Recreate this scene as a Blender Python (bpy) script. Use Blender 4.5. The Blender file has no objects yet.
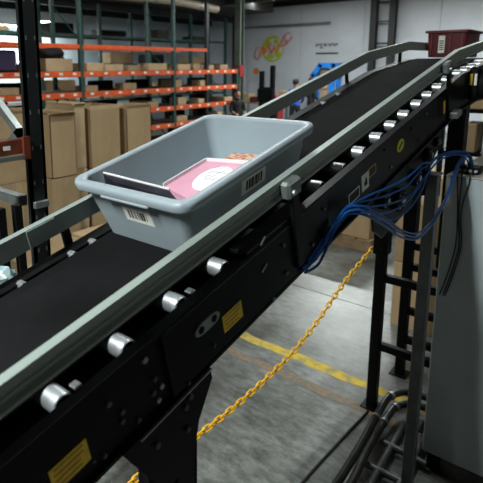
import bpy, bmesh, math, random
from mathutils import Vector, Matrix
random.seed(7)
scene = bpy.context.scene
COL = scene.collection
R = math.radians

# ------------------------------------------------------------------ camera
CAMZ = 2.3
PITCH, YAW, ROLL, EL = R(10.666), R(-40.783), R(-0.149), R(12.94)
fwd = Vector((math.sin(YAW)*math.cos(PITCH), math.cos(YAW)*math.cos(PITCH), -math.sin(PITCH)))
rgt = Vector((math.cos(YAW), -math.sin(YAW), 0))
upv = rgt.cross(fwd)
r2 = math.cos(ROLL)*rgt + math.sin(ROLL)*upv
u2 = -math.sin(ROLL)*rgt + math.cos(ROLL)*upv
cd = bpy.data.cameras.new('camera')
cam = bpy.data.objects.new('camera', cd); COL.objects.link(cam)
m = Matrix((r2, u2, -fwd)).transposed().to_4x4(); m.translation = (0, 0, CAMZ)
cam.matrix_world = m
cd.sensor_width = 36; cd.lens = 519/483*36
cd.shift_x = (241.5-195)/483; cd.shift_y = -(241.5-162.5)/483
cd.clip_start = .02; cd.clip_end = 200
cd.dof.use_dof = True; cd.dof.focus_distance = 1.9; cd.dof.aperture_fstop = 5.0
scene.camera = cam

# ------------------------------------------------------------------ world, exposure
w = bpy.data.worlds.new('world'); scene.world = w; w.use_nodes = True
w.node_tree.nodes['Background'].inputs[0].default_value = (.75, .85, 1, 1)
w.node_tree.nodes['Background'].inputs[1].default_value = .006
vs = scene.view_settings
vs.view_transform = 'Standard'; vs.look = 'None'; vs.gamma = 1; vs.use_curve_mapping = False
vs.exposure = 0.0

def area_light(name, loc, size, power, color=(1, .98, .93), parent=None, direction=(0, 0, -1)):
    ld = bpy.data.lights.new(name, 'AREA'); ld.shape = 'RECTANGLE'
    ld.size, ld.size_y = size; ld.energy = power; ld.color = color
    o = bpy.data.objects.new(name, ld); COL.objects.link(o)
    o.rotation_euler = Vector(direction).to_track_quat('-Z', 'Y').to_euler()
    o.location = loc
    if parent: o.parent = parent; o.location = Vector(loc)-parent.location
    return o

# ------------------------------------------------------------------ materials
MATS = {}
def mat(name, col, rough=.5, metal=0, var=.0, scale=8, bump=0, bscale=60, col2=None, emit=0, spec=.5,
        trans=0, stretch=(1, 1, 1), alpha=1, thr=(.35, .65)):
    if name in MATS: return MATS[name]
    M = bpy.data.materials.new(name); M.use_nodes = True; MATS[name] = M
    nt = M.node_tree; b = nt.nodes['Principled BSDF']
    b.inputs['Roughness'].default_value = rough; b.inputs['Metallic'].default_value = metal
    b.inputs['Specular IOR Level'].default_value = spec
    b.inputs['Alpha'].default_value = alpha
    b.inputs['Transmission Weight'].default_value = trans
    c = (*col, 1); b.inputs['Base Color'].default_value = c
    tc = nt.nodes.new('ShaderNodeTexCoord'); mp = nt.nodes.new('ShaderNodeMapping')
    mp.inputs['Scale'].default_value = stretch
    nt.links.new(tc.outputs['Object'], mp.inputs['Vector'])
    n = nt.nodes.new('ShaderNodeTexNoise'); n.inputs['Scale'].default_value = scale; n.inputs['Detail'].default_value = 6
    nt.links.new(mp.outputs['Vector'], n.inputs['Vector'])
    ra = nt.nodes.new('ShaderNodeValToRGB')
    k = col2 if col2 else tuple(max(0, x*(1-var)) for x in col)
    k1 = col if col2 else tuple(min(1, x*(1+var)) for x in col)
    ra.color_ramp.elements[0].color = (*k, 1); ra.color_ramp.elements[1].color = (*k1, 1)
    ra.color_ramp.elements[0].position, ra.color_ramp.elements[1].position = thr
    nt.links.new(n.outputs['Fac'], ra.inputs['Fac']); nt.links.new(ra.outputs['Color'], b.inputs['Base Color'])
    if bump:
        n2 = nt.nodes.new('ShaderNodeTexNoise'); n2.inputs['Scale'].default_value = bscale; n2.inputs['Detail'].default_value = 5
        nt.links.new(mp.outputs['Vector'], n2.inputs['Vector'])
        bp = nt.nodes.new('ShaderNodeBump'); bp.inputs['Strength'].default_value = bump; bp.inputs['Distance'].default_value = .01
        nt.links.new(n2.outputs['Fac'], bp.inputs['Height']); nt.links.new(bp.outputs['Normal'], b.inputs['Normal'])
    if emit:
        b.inputs['Emission Color'].default_value = c; b.inputs['Emission Strength'].default_value = emit
    return M

def concrete():
    M = bpy.data.materials.new('floor_concrete'); M.use_nodes = True; MATS['floor_concrete'] = M
    nt = M.node_tree; b = nt.nodes['Principled BSDF']; L = nt.links.new
    tc = nt.nodes.new('ShaderNodeTexCoord')
    def noise(s, d, sc=(1, 1, 1)):
        mp = nt.nodes.new('ShaderNodeMapping'); mp.inputs['Scale'].default_value = sc
        L(tc.outputs['Object'], mp.inputs['Vector'])
        n = nt.nodes.new('ShaderNodeTexNoise'); n.inputs['Scale'].default_value = s; n.inputs['Detail'].default_value = d
        n.inputs['Roughness'].default_value = .65
        L(mp.outputs['Vector'], n.inputs['Vector']); return n
    a = noise(1.6, 8); c = noise(9, 8, (1, 2.5, 1)); st = noise(45, 4)
    r1 = nt.nodes.new('ShaderNodeValToRGB'); e = r1.color_ramp.elements
    e[0].position, e[1].position = .36, .66
    e[0].color = (.095, .095, .082, 1); e[1].color = (.34, .36, .345, 1)
    L(a.outputs['Fac'], r1.inputs['Fac'])
    r2_ = nt.nodes.new('ShaderNodeValToRGB'); e = r2_.color_ramp.elements
    e[0].position, e[1].position = .38, .58; e[0].color = (.42, .42, .39, 1); e[1].color = (1, 1, 1, 1)
    L(c.outputs['Fac'], r2_.inputs['Fac'])
    mx = nt.nodes.new('ShaderNodeMix'); mx.data_type = 'RGBA'; mx.blend_type = 'MULTIPLY'; mx.inputs['Factor'].default_value = .75
    L(r1.outputs['Color'], mx.inputs['A']); L(r2_.outputs['Color'], mx.inputs['B'])
    r3 = nt.nodes.new('ShaderNodeValToRGB'); e = r3.color_ramp.elements
    e[0].position, e[1].position = .3, .5; e[0].color = (.7, .68, .64, 1); e[1].color = (1, 1, 1, 1)
    L(st.outputs['Fac'], r3.inputs['Fac'])
    m2 = nt.nodes.new('ShaderNodeMix'); m2.data_type = 'RGBA'; m2.blend_type = 'MULTIPLY'; m2.inputs['Factor'].default_value = .7
    L(mx.outputs['Result'], m2.inputs['A']); L(r3.outputs['Color'], m2.inputs['B'])
    L(m2.outputs['Result'], b.inputs['Base Color'])
    rr = nt.nodes.new('ShaderNodeMapRange'); rr.inputs['To Min'].default_value = .22; rr.inputs['To Max'].default_value = .42
    L(c.outputs['Fac'], rr.inputs['Value']); L(rr.outputs['Result'], b.inputs['Roughness'])
    bp = nt.nodes.new('ShaderNodeBump'); bp.inputs['Strength'].default_value = .08; bp.inputs['Distance'].default_value = .01
    L(st.outputs['Fac'], bp.inputs['Height']); L(bp.outputs['Normal'], b.inputs['Normal'])
    return M
concrete()
mat('black_paint', (.0055, .0055, .006), .40, var=.35, scale=14, bump=.05, bscale=90, spec=.12)
mat('black_dull', (.006, .006, .0065), .6, var=.3, scale=10, spec=.12)
mat('belt_rubber', (.009, .009, .0095), .85, var=.22, scale=5, bump=.35, bscale=420, spec=.05)
mat('zinc', (.66, .69, .72), .36, .8, var=.18, scale=30, bump=.03, bscale=120)
mat('steel', (.42, .43, .44), .4, .9, var=.2, scale=25)
mat('bolt_dark', (.10, .10, .10), .5, .6, var=.3, scale=30)
mat('clamp_grey', (.20, .22, .21), .45, .5, var=.2, scale=20)
mat('rail_alu', (.29, .34, .31), .48, .15, var=.12, scale=6, stretch=(1, .1, 1), bump=.02, bscale=80)
mat('tote_grey', (.305, .36, .395), .40, var=.05, scale=6, bump=.05, bscale=220)
mat('tote_red', (.12, .011, .014), .45, var=.15, scale=8)
mat('label_white', (.86, .87, .80), .5, var=.06, scale=40)
mat('print_black', (.015, .015, .016), .6, var=.2, scale=50)
mat('print_grey', (.22, .23, .27), .6, var=.1, scale=20)
mat('print_brown', (.34, .14, .02), .6, var=.2, scale=40)
mat('label_yellow', (.88, .58, .03), .5, var=.12, scale=40)
mat('sticker_yellow', (.66, .60, .02), .5, var=.1, scale=40)
mat('chain_yellow', (.98, .52, .006), .38, var=.08, scale=20)
mat('paint_yellow', (.74, .52, .02), .6, col2=(.34, .29, .13), scale=13, thr=(.34, .60), bump=.1)
mat('paint_orange', (.36, .20, .08), .65, col2=(.18, .175, .15), scale=24, thr=(.46, .62), bump=.1)
mat('cable_blue', (.006, .085, .33), .4, var=.15, scale=20)
mat('cable_black', (.015, .016, .017), .5, var=.2, scale=20)
mat('cabinet_grey', (.40, .46, .48), .5, var=.05, scale=5, bump=.04, bscale=160)
mat('cabinet_top', (.42, .41, .36), .6, var=.12, scale=9)
mat('pipe_dark', (.05, .055, .05), .28, .5, var=.3, scale=14)
mat('post_grey', (.10, .105, .11), .4, .3, var=.2, scale=14)
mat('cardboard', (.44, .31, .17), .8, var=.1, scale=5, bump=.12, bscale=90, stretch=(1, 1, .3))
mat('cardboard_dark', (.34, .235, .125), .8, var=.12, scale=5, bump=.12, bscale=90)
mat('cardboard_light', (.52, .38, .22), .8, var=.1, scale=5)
mat('tape', (.42, .30, .17), .35, var=.08, scale=10)
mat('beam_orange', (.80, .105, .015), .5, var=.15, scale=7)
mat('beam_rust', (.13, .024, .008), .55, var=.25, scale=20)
mat('upright_green', (.018, .07, .06), .5, var=.25, scale=9)
mat('upright_dark', (.011, .014, .015), .42, var=.3, scale=12)
mat('galv', (.34, .37, .36), .4, .8, var=.15, scale=14)
mat('wood', (.30, .20, .11), .8, var=.2, scale=10, stretch=(1, 6, 1))
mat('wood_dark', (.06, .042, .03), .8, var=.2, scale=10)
mat('wall_white', (.66, .69, .74), .7, var=.04, scale=1.5, bump=.03, bscale=30)
mat('wall_bluish', (.50, .60, .66), .7, var=.08, scale=1.2)
mat('ceiling_dark', (.045, .045, .042), .8, var=.25, scale=1.5)
mat('steel_brown', (.085, .075, .06), .6, .2, var=.2, scale=4)
mat('column_green', (.13, .16, .125), .55, var=.15, scale=5)
mat('column_dark', (.02, .022, .022), .55, var=.15, scale=5)
mat('red_paint', (.28, .018, .02), .5, var=.15, scale=10)
mat('blue_paint', (.015, .22, .75), .45, var=.12, scale=6)
mat('mural_green', (.52, .60, .03), .7, var=.2, scale=9)
mat('mural_orange', (.85, .30, .06), .7, var=.2, scale=9)
mat('mural_pink', (.62, .22, .26), .7, var=.2, scale=9)
mat('book_pink', (.66, .31, .42), .45, var=.05, scale=12)
mat('book_white', (.80, .80, .80), .5, var=.03, scale=12)
mat('book_dark', (.012, .011, .018), .4, var=.5, scale=25)
mat('paper_red', (.42, .06, .03), .5, col2=(.50, .36, .22), scale=60, thr=(.45, .55))
mat('plastic_clear', (.55, .72, .74), .18, trans=.25, var=.1, scale=10)
mat('tube_glow', (1, .97, .9), .5, emit=16)
mat('fixture_white', (.7, .7, .68), .5, var=.03)
mat('skin', (.42, .24, .16), .6, var=.05)
mat('hair_black', (.012, .010, .009), .6, var=.2)
mat('shirt_blue', (.02, .09, .55), .8, var=.15, scale=10)
mat('cloth_black', (.016, .016, .018), .85, var=.2, scale=10)
mat('cloth_denim', (.03, .04, .07), .85, var=.2, scale=10)
mat('purple_dark', (.035, .018, .07), .7, var=.3, scale=3)
mat('duct_cream', (.52, .46, .36), .5, .2, var=.1, scale=3)

# ------------------------------------------------------------------ mesh helpers
class MB:
    def __init__(s): s.bm = bmesh.new()
    def box(s, c, size, rot=None, bev=0):
        g = bmesh.ops.create_cube(s.bm, size=1)
        vs_ = g['verts']
        for v in vs_:
            p = Vector((v.co.x*size[0], v.co.y*size[1], v.co.z*size[2]))
            if rot: p = rot @ p
            v.co = p+Vector(c)
        if bev:
            es = {e for v in vs_ for e in v.link_edges}
            bmesh.ops.bevel(s.bm, geom=list(es), offset=bev, segments=1, affect='EDGES', profile=.5)
        return s
    def bb(s, a, b, bev=0):
        return s.box([(a[i]+b[i])/2 for i in range(3)], [abs(b[i]-a[i]) for i in range(3)], bev=bev)
    def ring(s, c, ax, ay, r, n):
        return [s.bm.verts.new(Vector(c)+ax*(r*math.cos(2*math.pi*i/n))+ay*(r*math.sin(2*math.pi*i/n))) for i in range(n)]
    def skin(s, loops, close=False, cap=True):
        N = len(loops)
        for k in range(N if close else N-1):
            A, B = loops[k], loops[(k+1) % N]; n = len(A)
            for i in range(n):
                try: s.bm.faces.new((A[i], A[(i+1) % n], B[(i+1) % n], B[i]))
                except ValueError: pass
        if cap and not close:
            s.bm.faces.new(list(reversed(loops[0]))); s.bm.faces.new(loops[-1])
        return s
    def tube(s, pts, r, n=8, close=False, cap=True):
        pts = [Vector(p) for p in pts]; N = len(pts); loops = []; nx = None
        for i in range(N):
            if close: t = pts[(i+1) % N]-pts[i-1]
            else: t = pts[min(i+1, N-1)]-pts[max(i-1, 0)]
            t.normalize()
            if nx is None:
                nx = t.orthogonal().normalized()
            nx = (nx-t*nx.dot(t)).normalized(); ny = t.cross(nx)
            rr = r[i] if isinstance(r, (list, tuple)) else r
            loops.append(s.ring(pts[i], nx, ny, rr, n))
        return s.skin(loops, close, cap)
    def cyl(s, a, b, r, n=16, r2=None):
        a, b = Vector(a), Vector(b); t = (b-a).normalized(); nx = t.orthogonal().normalized(); ny = t.cross(nx)
        return s.skin([s.ring(a, nx, ny, r, n), s.ring(b, nx, ny, r if r2 is None else r2, n)])
    def prism(s, pts, d):
        A = [s.bm.verts.new(Vector(p)) for p in pts]; B = [s.bm.verts.new(Vector(p)+Vector(d)) for p in pts]
        return s.skin([A, B])
    def loops(s, L, cap=True, close=False):
        return s.skin([[s.bm.verts.new(Vector(p)) for p in lp] for lp in L], close, cap)
    def quad(s, pts):
        s.bm.faces.new([s.bm.verts.new(Vector(p)) for p in pts]); return s
    def mesh(s, name, material, org=(0, 0, 0), smooth=35):
        bmesh.ops.recalc_face_normals(s.bm, faces=s.bm.faces)
        if any(org): bmesh.ops.translate(s.bm, verts=s.bm.verts, vec=-Vector(org))
        me = bpy.data.meshes.new(name); s.bm.to_mesh(me); s.bm.free()
        me.polygons.foreach_set('use_smooth', [True]*len(me.polygons))
        me.set_sharp_from_angle(angle=R(smooth))
        me.materials.append(MATS[material]); return me
    def build(s, name, material, parent=None, smooth=35, org=None):
        root = parent
        while root and root.parent: root = root.parent
        og = root.location.copy() if root else (Vector(org) if org else Vector((0, 0, 0)))
        o = bpy.data.objects.new(name, s.mesh(name, material, og, smooth)); COL.objects.link(o)
        if parent: o.parent = parent
        elif org: o.location = org
        return o

def tag(o, label=None, cat=None, group=None, kind=None):
    if label: o['label'] = label
    if cat: o['category'] = cat
    if group: o['group'] = group
    if kind: o['kind'] = kind
    return o
def thing(name, loc, label, cat, group=None):
    o = bpy.data.objects.new(name, None); o.empty_display_size = .1; COL.objects.link(o); o.location = loc
    return tag(o, label, cat, group)
def struct(o): o['kind'] = 'structure'; return o
def dup(o, parent=None, loc=None, rot=None):
    c = o.copy(); COL.objects.link(c); c.parent = parent
    if loc is not None: c.location = loc
    if rot is not None: c.rotation_euler = rot
    for ch in list(o.children): dup(ch, c)
    return c
def smooth_path(P, k=8):
    P = [Vector(p) for p in P]; out = []
    for i in range(len(P)-1):
        a = P[max(i-1, 0)]; b = P[i]; c = P[i+1]; d = P[min(i+2, len(P)-1)]
        for j in range(k):
            t = j/k
            out.append(.5*((2*b)+(c-a)*t+(2*a-5*b+4*c-d)*t*t+(3*b-a-3*c+d)*t**3))
    out.append(P[-1]); return out
def rrect(x0, x1, y0, y1, r, k=6):
    out = []
    for cx, cy, a0 in ((x1-r, y1-r, 0), (x0+r, y1-r, 90), (x0+r, y0+r, 180), (x1-r, y0+r, 270)):
        for i in range(k+1):
            a = R(a0+90*i/k); out.append((cx+r*math.cos(a), cy+r*math.sin(a)))
    return out

# ------------------------------------------------------------------ room shell
fl = struct(MB().bb((-16.2, -4, -.2), (6, 19.2, -.012)).build('floor', 'ceiling_dark'))
xs = [-16.2, -12.4, -8.2, -4.0, .2, 6]; ys = [-4, .2, 4.6, 9.0, 13.4, 19.2]
for i in range(5):
    for j in range(5):
        MB().bb((xs[i]+.004, ys[j]+.004, -.012), (xs[i+1]-.004, ys[j+1]-.004, 0), bev=.003).build('concrete_slab', 'floor_concrete', fl)
def stripe(y, wd, mt, x0, x1):
    a = [(x, y-wd/2+.008*math.sin(x*9.1)+.006*math.sin(23*x), .0012) for x in [x0+(x1-x0)*i/40 for i in range(41)]]
    b = [(p[0], p[1]+wd+.008*math.sin(p[0]*7.3+1), .0012) for p in a]
    MB().prism(a+list(reversed(b)), (0, 0, -.0016)).build('painted_line', mt, fl)
stripe(3.40, .10, 'paint_yellow', -4.0, -.2)
stripe(3.13, .09, 'paint_orange', -4.0, -.2)
stripe(12.2, .1, 'paint_yellow', -14, -3)
struct(MB().bb((-16.2, -4, 4.8), (6, 19.2, 5.0)).build('ceiling', 'ceiling_dark'))
wb = struct(MB().bb((-16.2, 19.0, 0), (6, 19.2, 4.8)).build('wall_back', 'wall_white'))
x = -16.0
while x < 6:                                   # insulated wall panels with thin joints
    MB().bb((x+.012, 18.965, 0), (x+2.63-.012, 19.0, 4.72), bev=.006).build('wall_panel', 'wall_white', wb); x += 2.63
wl = struct(MB().bb((-16.2, -4, 0), (-16.0, 19.0, 4.8)).build('wall_left', 'wall_bluish'))
y = -4
while y < 19:
    MB().bb((-16.0, y+.015, 0), (-15.965, y+2.3-.015, 4.72), bev=.006).build('wall_panel', 'wall_bluish', wl); y += 2.3
struct(MB().bb((5.9, -4, 0), (6.1, 19, 4.8)).build('wall_right', 'steel_brown'))
struct(MB().bb((-16.2, -4.2, 0), (6, -4, 4.8)).build('wall_front', 'steel_brown'))
n_trim = 0
def trim(mb, mt):
    global n_trim; n_trim += 1
    return struct(mb.build('trim_%d' % n_trim, mt))
trim(MB().bb((-16.0, -4, 4.26), (-11.2, 17.6, 4.8)), 'ceiling_dark')      # lowered dark ceiling bay at the left
def ibeam(a, b, hgt, wid, mt):
    a, b = Vector(a), Vector(b); d = (b-a).normalized(); sd = d.cross(Vector((0, 0, 1))); mb = MB()
    for (dz, w_, h_) in ((0, wid, .02), (hgt, wid, .02), (hgt/2, .015, hgt)):
        P = [a+sd*(w_/2)+Vector((0, 0, dz-h_/2)), a-sd*(w_/2)+Vector((0, 0, dz-h_/2)), a-sd*(w_/2)+Vector((0, 0, dz+h_/2)), a+sd*(w_/2)+Vector((0, 0, dz+h_/2))]
        mb.prism(P, b-a)
    return trim(mb, mt)
ibeam((-13.6, 18.85, 4.62), (6, 18.85, 4.62), .16, .2, 'column_dark')     # beam along the top of the back wall
for yy, zz in ((6.0, 4.25), (10.2, 4.25), (14.6, 4.30)):
    ibeam((-16, yy, zz), (-9.3, yy, zz), .42, .22, 'steel_brown')
for xx in (-15.2, -13.4):
    ibeam((xx, -4, 4.02), (xx, 18.8, 4.02), .22, .14, 'column_dark')
trim(MB().cyl((-13.4, 18.8, 3.86), (-9.4, 18.8, 3.86), .045, 10), 'galv')

def column(x, y, wd, mt, label, band=None, h=4.8):
    c = thing('steel_column', (x, y, 0), label, 'column')
    MB().bb((x-wd/2, y-wd/2, 0), (x+wd/2, y-wd/2+.02, h)).build('flange', mt, c)
    MB().bb((x-wd/2, y+wd/2-.02, 0), (x+wd/2, y+wd/2, h)).build('flange', mt, c)
    MB().bb((x-.02, y-wd/2+.02, 0), (x+.02, y+wd/2-.02, h)).build('web', mt, c)
    MB().bb((x-wd*.7, y-wd*.7, 0), (x+wd*.7, y+wd*.7, .025)).build('base_plate', mt, c)
    if band:
        MB().bb((x-wd/2-.006, y-wd/2-.006, band[0]), (x+wd/2+.006, y+wd/2+.006, band[1])).build('band', 'red_paint', c)
    return c
column(-9.26, 12.75, .20, 'column_green', 'pale green steel column with a red band at the end of the orange rack', (1.95, 2.28))
column(-7.62, 18.6, .22, 'column_dark', 'dark steel wall column joined by bolted plates, left of a pair')
column(-6.95, 18.6, .22, 'column_dark', 'dark steel wall column nearest the red bin, right of a pair')
for zz in (3.0, 3.75, 4.4):
    trim(MB().bb((-7.52, 18.58, zz), (-7.05, 18.62, zz+.06)), 'column_dark')
column(-13.75, 18.7, .24, 'column_dark', 'dark steel column in the far corner behind the orange rack')

# ------------------------------------------------------------------ ceiling lights
def fixture(x, y, z, length, along, power, label, group=None, tubes=2, col=(.93, 1, .985)):
    f = thing('tube_light_fixture', (x, y, z), label, 'light', group)
    d = Vector((1, 0, 0)) if along == 'x' else Vector((0, 1, 0)); sd = Vector((0, 1, 0)) if along == 'x' else Vector((1, 0, 0))
    c = Vector((x, y, z)); h = d*(length/2)
    sx = length if along == 'x' else .24; sy = .24 if along == 'x' else length
    MB().box(c+Vector((0, 0, .06)), (sx, sy, .06), bev=.01).build('housing', 'fixture_white', f)
    for k in range(tubes):
        o_ = sd*((k-(tubes-1)/2)*.12)
        MB().cyl(c-h*.97+o_, c+h*.97+o_, .017, 10).build('tube', 'tube_glow', f)
    for k in (-1, 1):
        p = c+h*(k*.8)
        MB().cyl(p+Vector((0, 0, .09)), Vector((p.x, p.y, 4.8)), .006, 6).build('hanger', 'steel', f)
    if power:
        area_light('tube_light', c-Vector((0, 0, .03)), (sx, sy), power, col, f)
    return f
fixture(-1.26, -1.9, 4.45, 1.5, 'y', 350, 'tube light over the near end of the conveyor')
fixture(-2.7, 3.6, 4.55, 1.5, 'y', 60, 'added unseen fill light over the aisle before the stacked cartons')  # lamp added out of view to brighten the carton faces
fixture(-5.9, 13.4, 4.6, 2.4, 'x', 330, 'tube light hung over the aisle floor')
fixture(-12.2, 16.2, 4.6, 2.4, 'x', 85, 'tube light in front of the wall mural')
fixture(-8.4, 15.8, 4.6, 2.4, 'x', 40, 'tube light over the blue frame')
fixture(-3.6, 16.0, 4.6, 2.4, 'x', 90, 'tube light before the wall behind the red bin')
fixture(1.6, 3.4, 4.55, 1.5, 'y', 12, 'added unseen fill light to the right of the grey cabinet')  # weak unseen lamp added so the conveyor's side labels get light
fixture(-1.6, 7.5, 4.6, 2.4, 'y', 40, 'tube light past the top of the conveyor')
fixture(-15.0, 8.73, 3.48, .9, 'y', 110, 'short tube light low at the left wall, leftmost')
fixture(-15.0, 9.95, 3.67, .7, 'y', 110, 'short tube light low at the left wall beside the dark rack upright')
fixture(-12.3, 6.2, 4.1, 1.2, 'y', 90, 'added unseen fill light behind the orange rack')  # extra lamp placed out of view to lift the left wall and racks
fixture(-7.4, 6.8, 4.6, 2.4, 'y', 50, 'tube light over the aisle before the orange rack')

# ------------------------------------------------------------------ conveyor
BO = Vector((0, .69*math.sin(EL), CAMZ-.69*math.cos(EL)))          # belt-plane origin
SV = Vector((0, math.cos(EL), math.sin(EL))); NV = Vector((0, -math.sin(EL), math.cos(EL))); XV = Vector((1, 0, 0))
def cv(x, s, h): return BO+XV*x+SV*s+NV*h
ROT = Matrix((XV, SV, NV)).transposed()
PB = cv(0, 2.82, 0); PC = Vector((0, 3.55, 2.336)); PD = Vector((0, 4.72, 2.345))
PATH = [cv(0, -.9, 0), PB, PC, PD]
def sweep(section, path=PATH, s0=None, s1=None):
    """closed (x,h) section swept along the belt path, mitred at the bends"""
    pts = list(path)
    L = []
    for i, p in enumerate(pts):
        t0 = (pts[i]-pts[i-1]).normalized() if i else (pts[1]-pts[0]).normalized()
        t1 = (pts[i+1]-pts[i]).normalized() if i < len(pts)-1 else t0
        t = (t0+t1).normalized(); nrm = Vector((0, -t.z, t.y)); k = 1/max(.2, t.dot(t0))
        L.append([p+XV*x_+nrm*(h_*k) for x_, h_ in section])
    return MB().loops(L)
conv = thing('belt_conveyor', (-.97, 1.5, 0), 'long inclined black belt conveyor with zinc rollers and steel guard rails', 'conveyor')
sweep([(-1.157, -.006), (-.797, -.006), (-.797, 0), (-1.157, 0)]).build('belt', 'belt_rubber', conv)
sweep([(-1.157, -.172), (-.797, -.172), (-.797, -.166), (-1.157, -.166)]).build('return_belt', 'belt_rubber', conv)
sweep([(-1.15, -.075), (-.80, -.075), (-.80, -.06), (-1.15, -.06)]).build('bed_plate', 'black_dull', conv)
# side channels (C section, open to the outside)
sweep([(-.744, -.012), (-.716, -.012), (-.716, -.019), (-.727, -.019), (-.727, -.196), (-.716, -.196), (-.716, -.205), (-.757, -.205), (-.757, -.196), (-.736, -.196), (-.736, -.019), (-.744, -.019)]).build('side_channel', 'black_paint', conv)
sweep([(-1.178, -.004), (-1.225, -.004), (-1.225, -.205), (-1.178, -.205), (-1.178, -.196), (-1.215, -.196), (-1.215, -.013), (-1.178, -.013)]).build('side_channel', 'black_paint', conv)
# guard rails
sweep([(-.757, .112), (-.734, .112), (-.734, .100), (-.738, .098), (-.738, .086), (-.735, .085), (-.735, .080), (-.739, .078), (-.739, .069), (-.729, .067), (-.729, .060), (-.757, .060)]).build('guard_rail', 'rail_alu', conv, smooth=20)
sweep([(-1.203, .110), (-1.225, .110), (-1.225, .055), (-1.203, .055)]).build('guard_rail', 'rail_alu', conv, smooth=20)
MB().box(cv(-1.202, .635, .082), (.004, .09, .05), ROT).build('rail_splice', 'rail_alu', conv)
# rollers
def cbox(mb, x0, x1, s0, s1, h0, h1, bev=0):
    return mb.box(cv((x0+x1)/2, (s0+s1)/2, (h0+h1)/2), (abs(x1-x0), abs(s1-s0), abs(h1-h0)), ROT, bev)
S_ROLL = [-.32, -.155, .012, .178, .345, .513, .682, .850, 1.018, 1.19, 1.375, 1.537, 1.705, 1.867, 2.017, 2.165, 2.325, 2.472, 2.62, 2.765]
prof = [(-1.172, .018), (-1.170, .0225), (-1.166, .0235), (-.760, .0235), (-.755, .0228), (-.753, .0205), (-.756, .0185), (-.762, .018)]
def roller_at(P, first=[None]):
    if first[0] is None:
        mb = MB(); L = []
        for x_, r_ in prof:
            L.append([P+XV*x_+SV*(r_*math.cos(2*math.pi*i/28))+NV*(r_*math.sin(2*math.pi*i/28)) for i in range(28)])
        r_o = mb.loops(L).build('roller', 'zinc', conv, smooth=40)
        MB().cyl(P+XV*-.768, P+XV*-.7590, .0178, 16).build('end_cap', 'black_dull', r_o)
        MB().cyl(P+XV*-.762, P+XV*-.737, .0055, 6).build('axle', 'steel', r_o)
        first[0] = (r_o, P.copy()); return r_o
    return dup(first[0][0], conv, P-first[0][1])
for s_ in S_ROLL: roller_at(cv(0, s_, -.0295))
for k in range(1, 5):
    roller_at(PB.lerp(PC, k/4.6)+Vector((0, 0, -.029)))
for s_, x_ in ((.378, -.752), (.716, -.752)):
    cbox(MB(), x_-.012, x_+.010, s_-.008, s_+.008, -.012, -.006, .001).build('axle_clip', 'steel', conv)
# cover plate over the rollers beside the rail clamp, splice plate
cbox(MB(), -.775, -.718, .90, 1.20, -.012, .000, .002).build('cover_plate', 'black_paint', conv)
cbox(MB(), -.727, -.7135, .575, 1.33, -.19, -.02, .002).build('splice_plate', 'black_paint', conv)
cbox(MB(), -.738, -.714, -.9, .56, -.012, -.0095).build('flange_strip', 'black_dull', conv)
# rail brackets near side
def bracket(s_, low):
    b_ = cbox(MB(), -.732, -.7, s_-.032, s_+.038, .058, .112, .008).build('rail_clamp', 'clamp_grey', conv)
    MB().cyl(cv(-.701, s_-.012, .080), cv(-.693, s_-.012, .080), .008, 8).build('bolt', 'zinc', b_)
    cbox(MB(), -.716, -.702, s_-.016, s_+.024, low, .07, .004).build('rail_post', 'black_paint', conv)
bracket(1.128, -.165); bracket(2.565, -.165); bracket(-.30, -.165)
for s_ in (-.1, .72, 1.55, 2.595):
    cbox(MB(), -1.235, -1.225, s_-.015, s_+.015, -.16, .09, .003).build('rail_post', 'black_paint', conv)
for p in (PC+Vector((0, -.11, -.012)),):
    MB().box(p+XV*-1.225+Vector((0, 0, .0)), (.012, .03, .2)).build('rail_post', 'black_paint', conv)
for s_ in (.525, .69, .765, 2.21, 2.37):
    MB().cyl(cv(-1.185, s_, -.010), cv(-1.160, s_, -.010), .0115, 16).build('axle_cap', 'zinc', conv)
# bolts on the side channel
bolt_me = None
for (s_, h_, r_) in [(.418, -.076, .007), (.443, -.119, .006), (.380, -.176, .005), (.525, -.051, .008), (.355, -.164, .004), (.721, -.153, .005),
                     (.984, -.189, .005), (1.169, -.19, .005), (.539, -.113, .006), (.553, -.144, .007), (.528, -.143, .007), (.537, -.170, .007),
                     (.438, -.139, .006), (.476, -.171, .006), (1.06, -.06, .006), (1.215, -.14, .007), (1.06, -.15, .007), (.62, -.185, .005), (1.30, -.06, .005),
                     (1.83, -.06, .005), (1.88, -.15, .006), (2.12, -.07, .006), (2.2, -.15, .006), (2.3, -.06, .006), (2.42, -.12, .006), (2.5, -.05, .005)]:
    x_ = -.7135 if .575 < s_ < 1.33 else -.727
    MB().cyl(cv(x_-.002, s_, h_), cv(x_+.006, s_, h_), r_, 6).build('bolt', random.choice(('bolt_dark', 'bolt_dark', 'steel')), conv)
for (s_, h_, a) in [(.96, -.075, 25), (.967, .003, 30)]:
    rot = ROT @ Matrix.Rotation(R(a), 3, 'X')
    MB().box(cv(-.712, s_, h_), (.004, .030, .007), rot, .002).build('slot', 'steel', conv)
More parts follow.
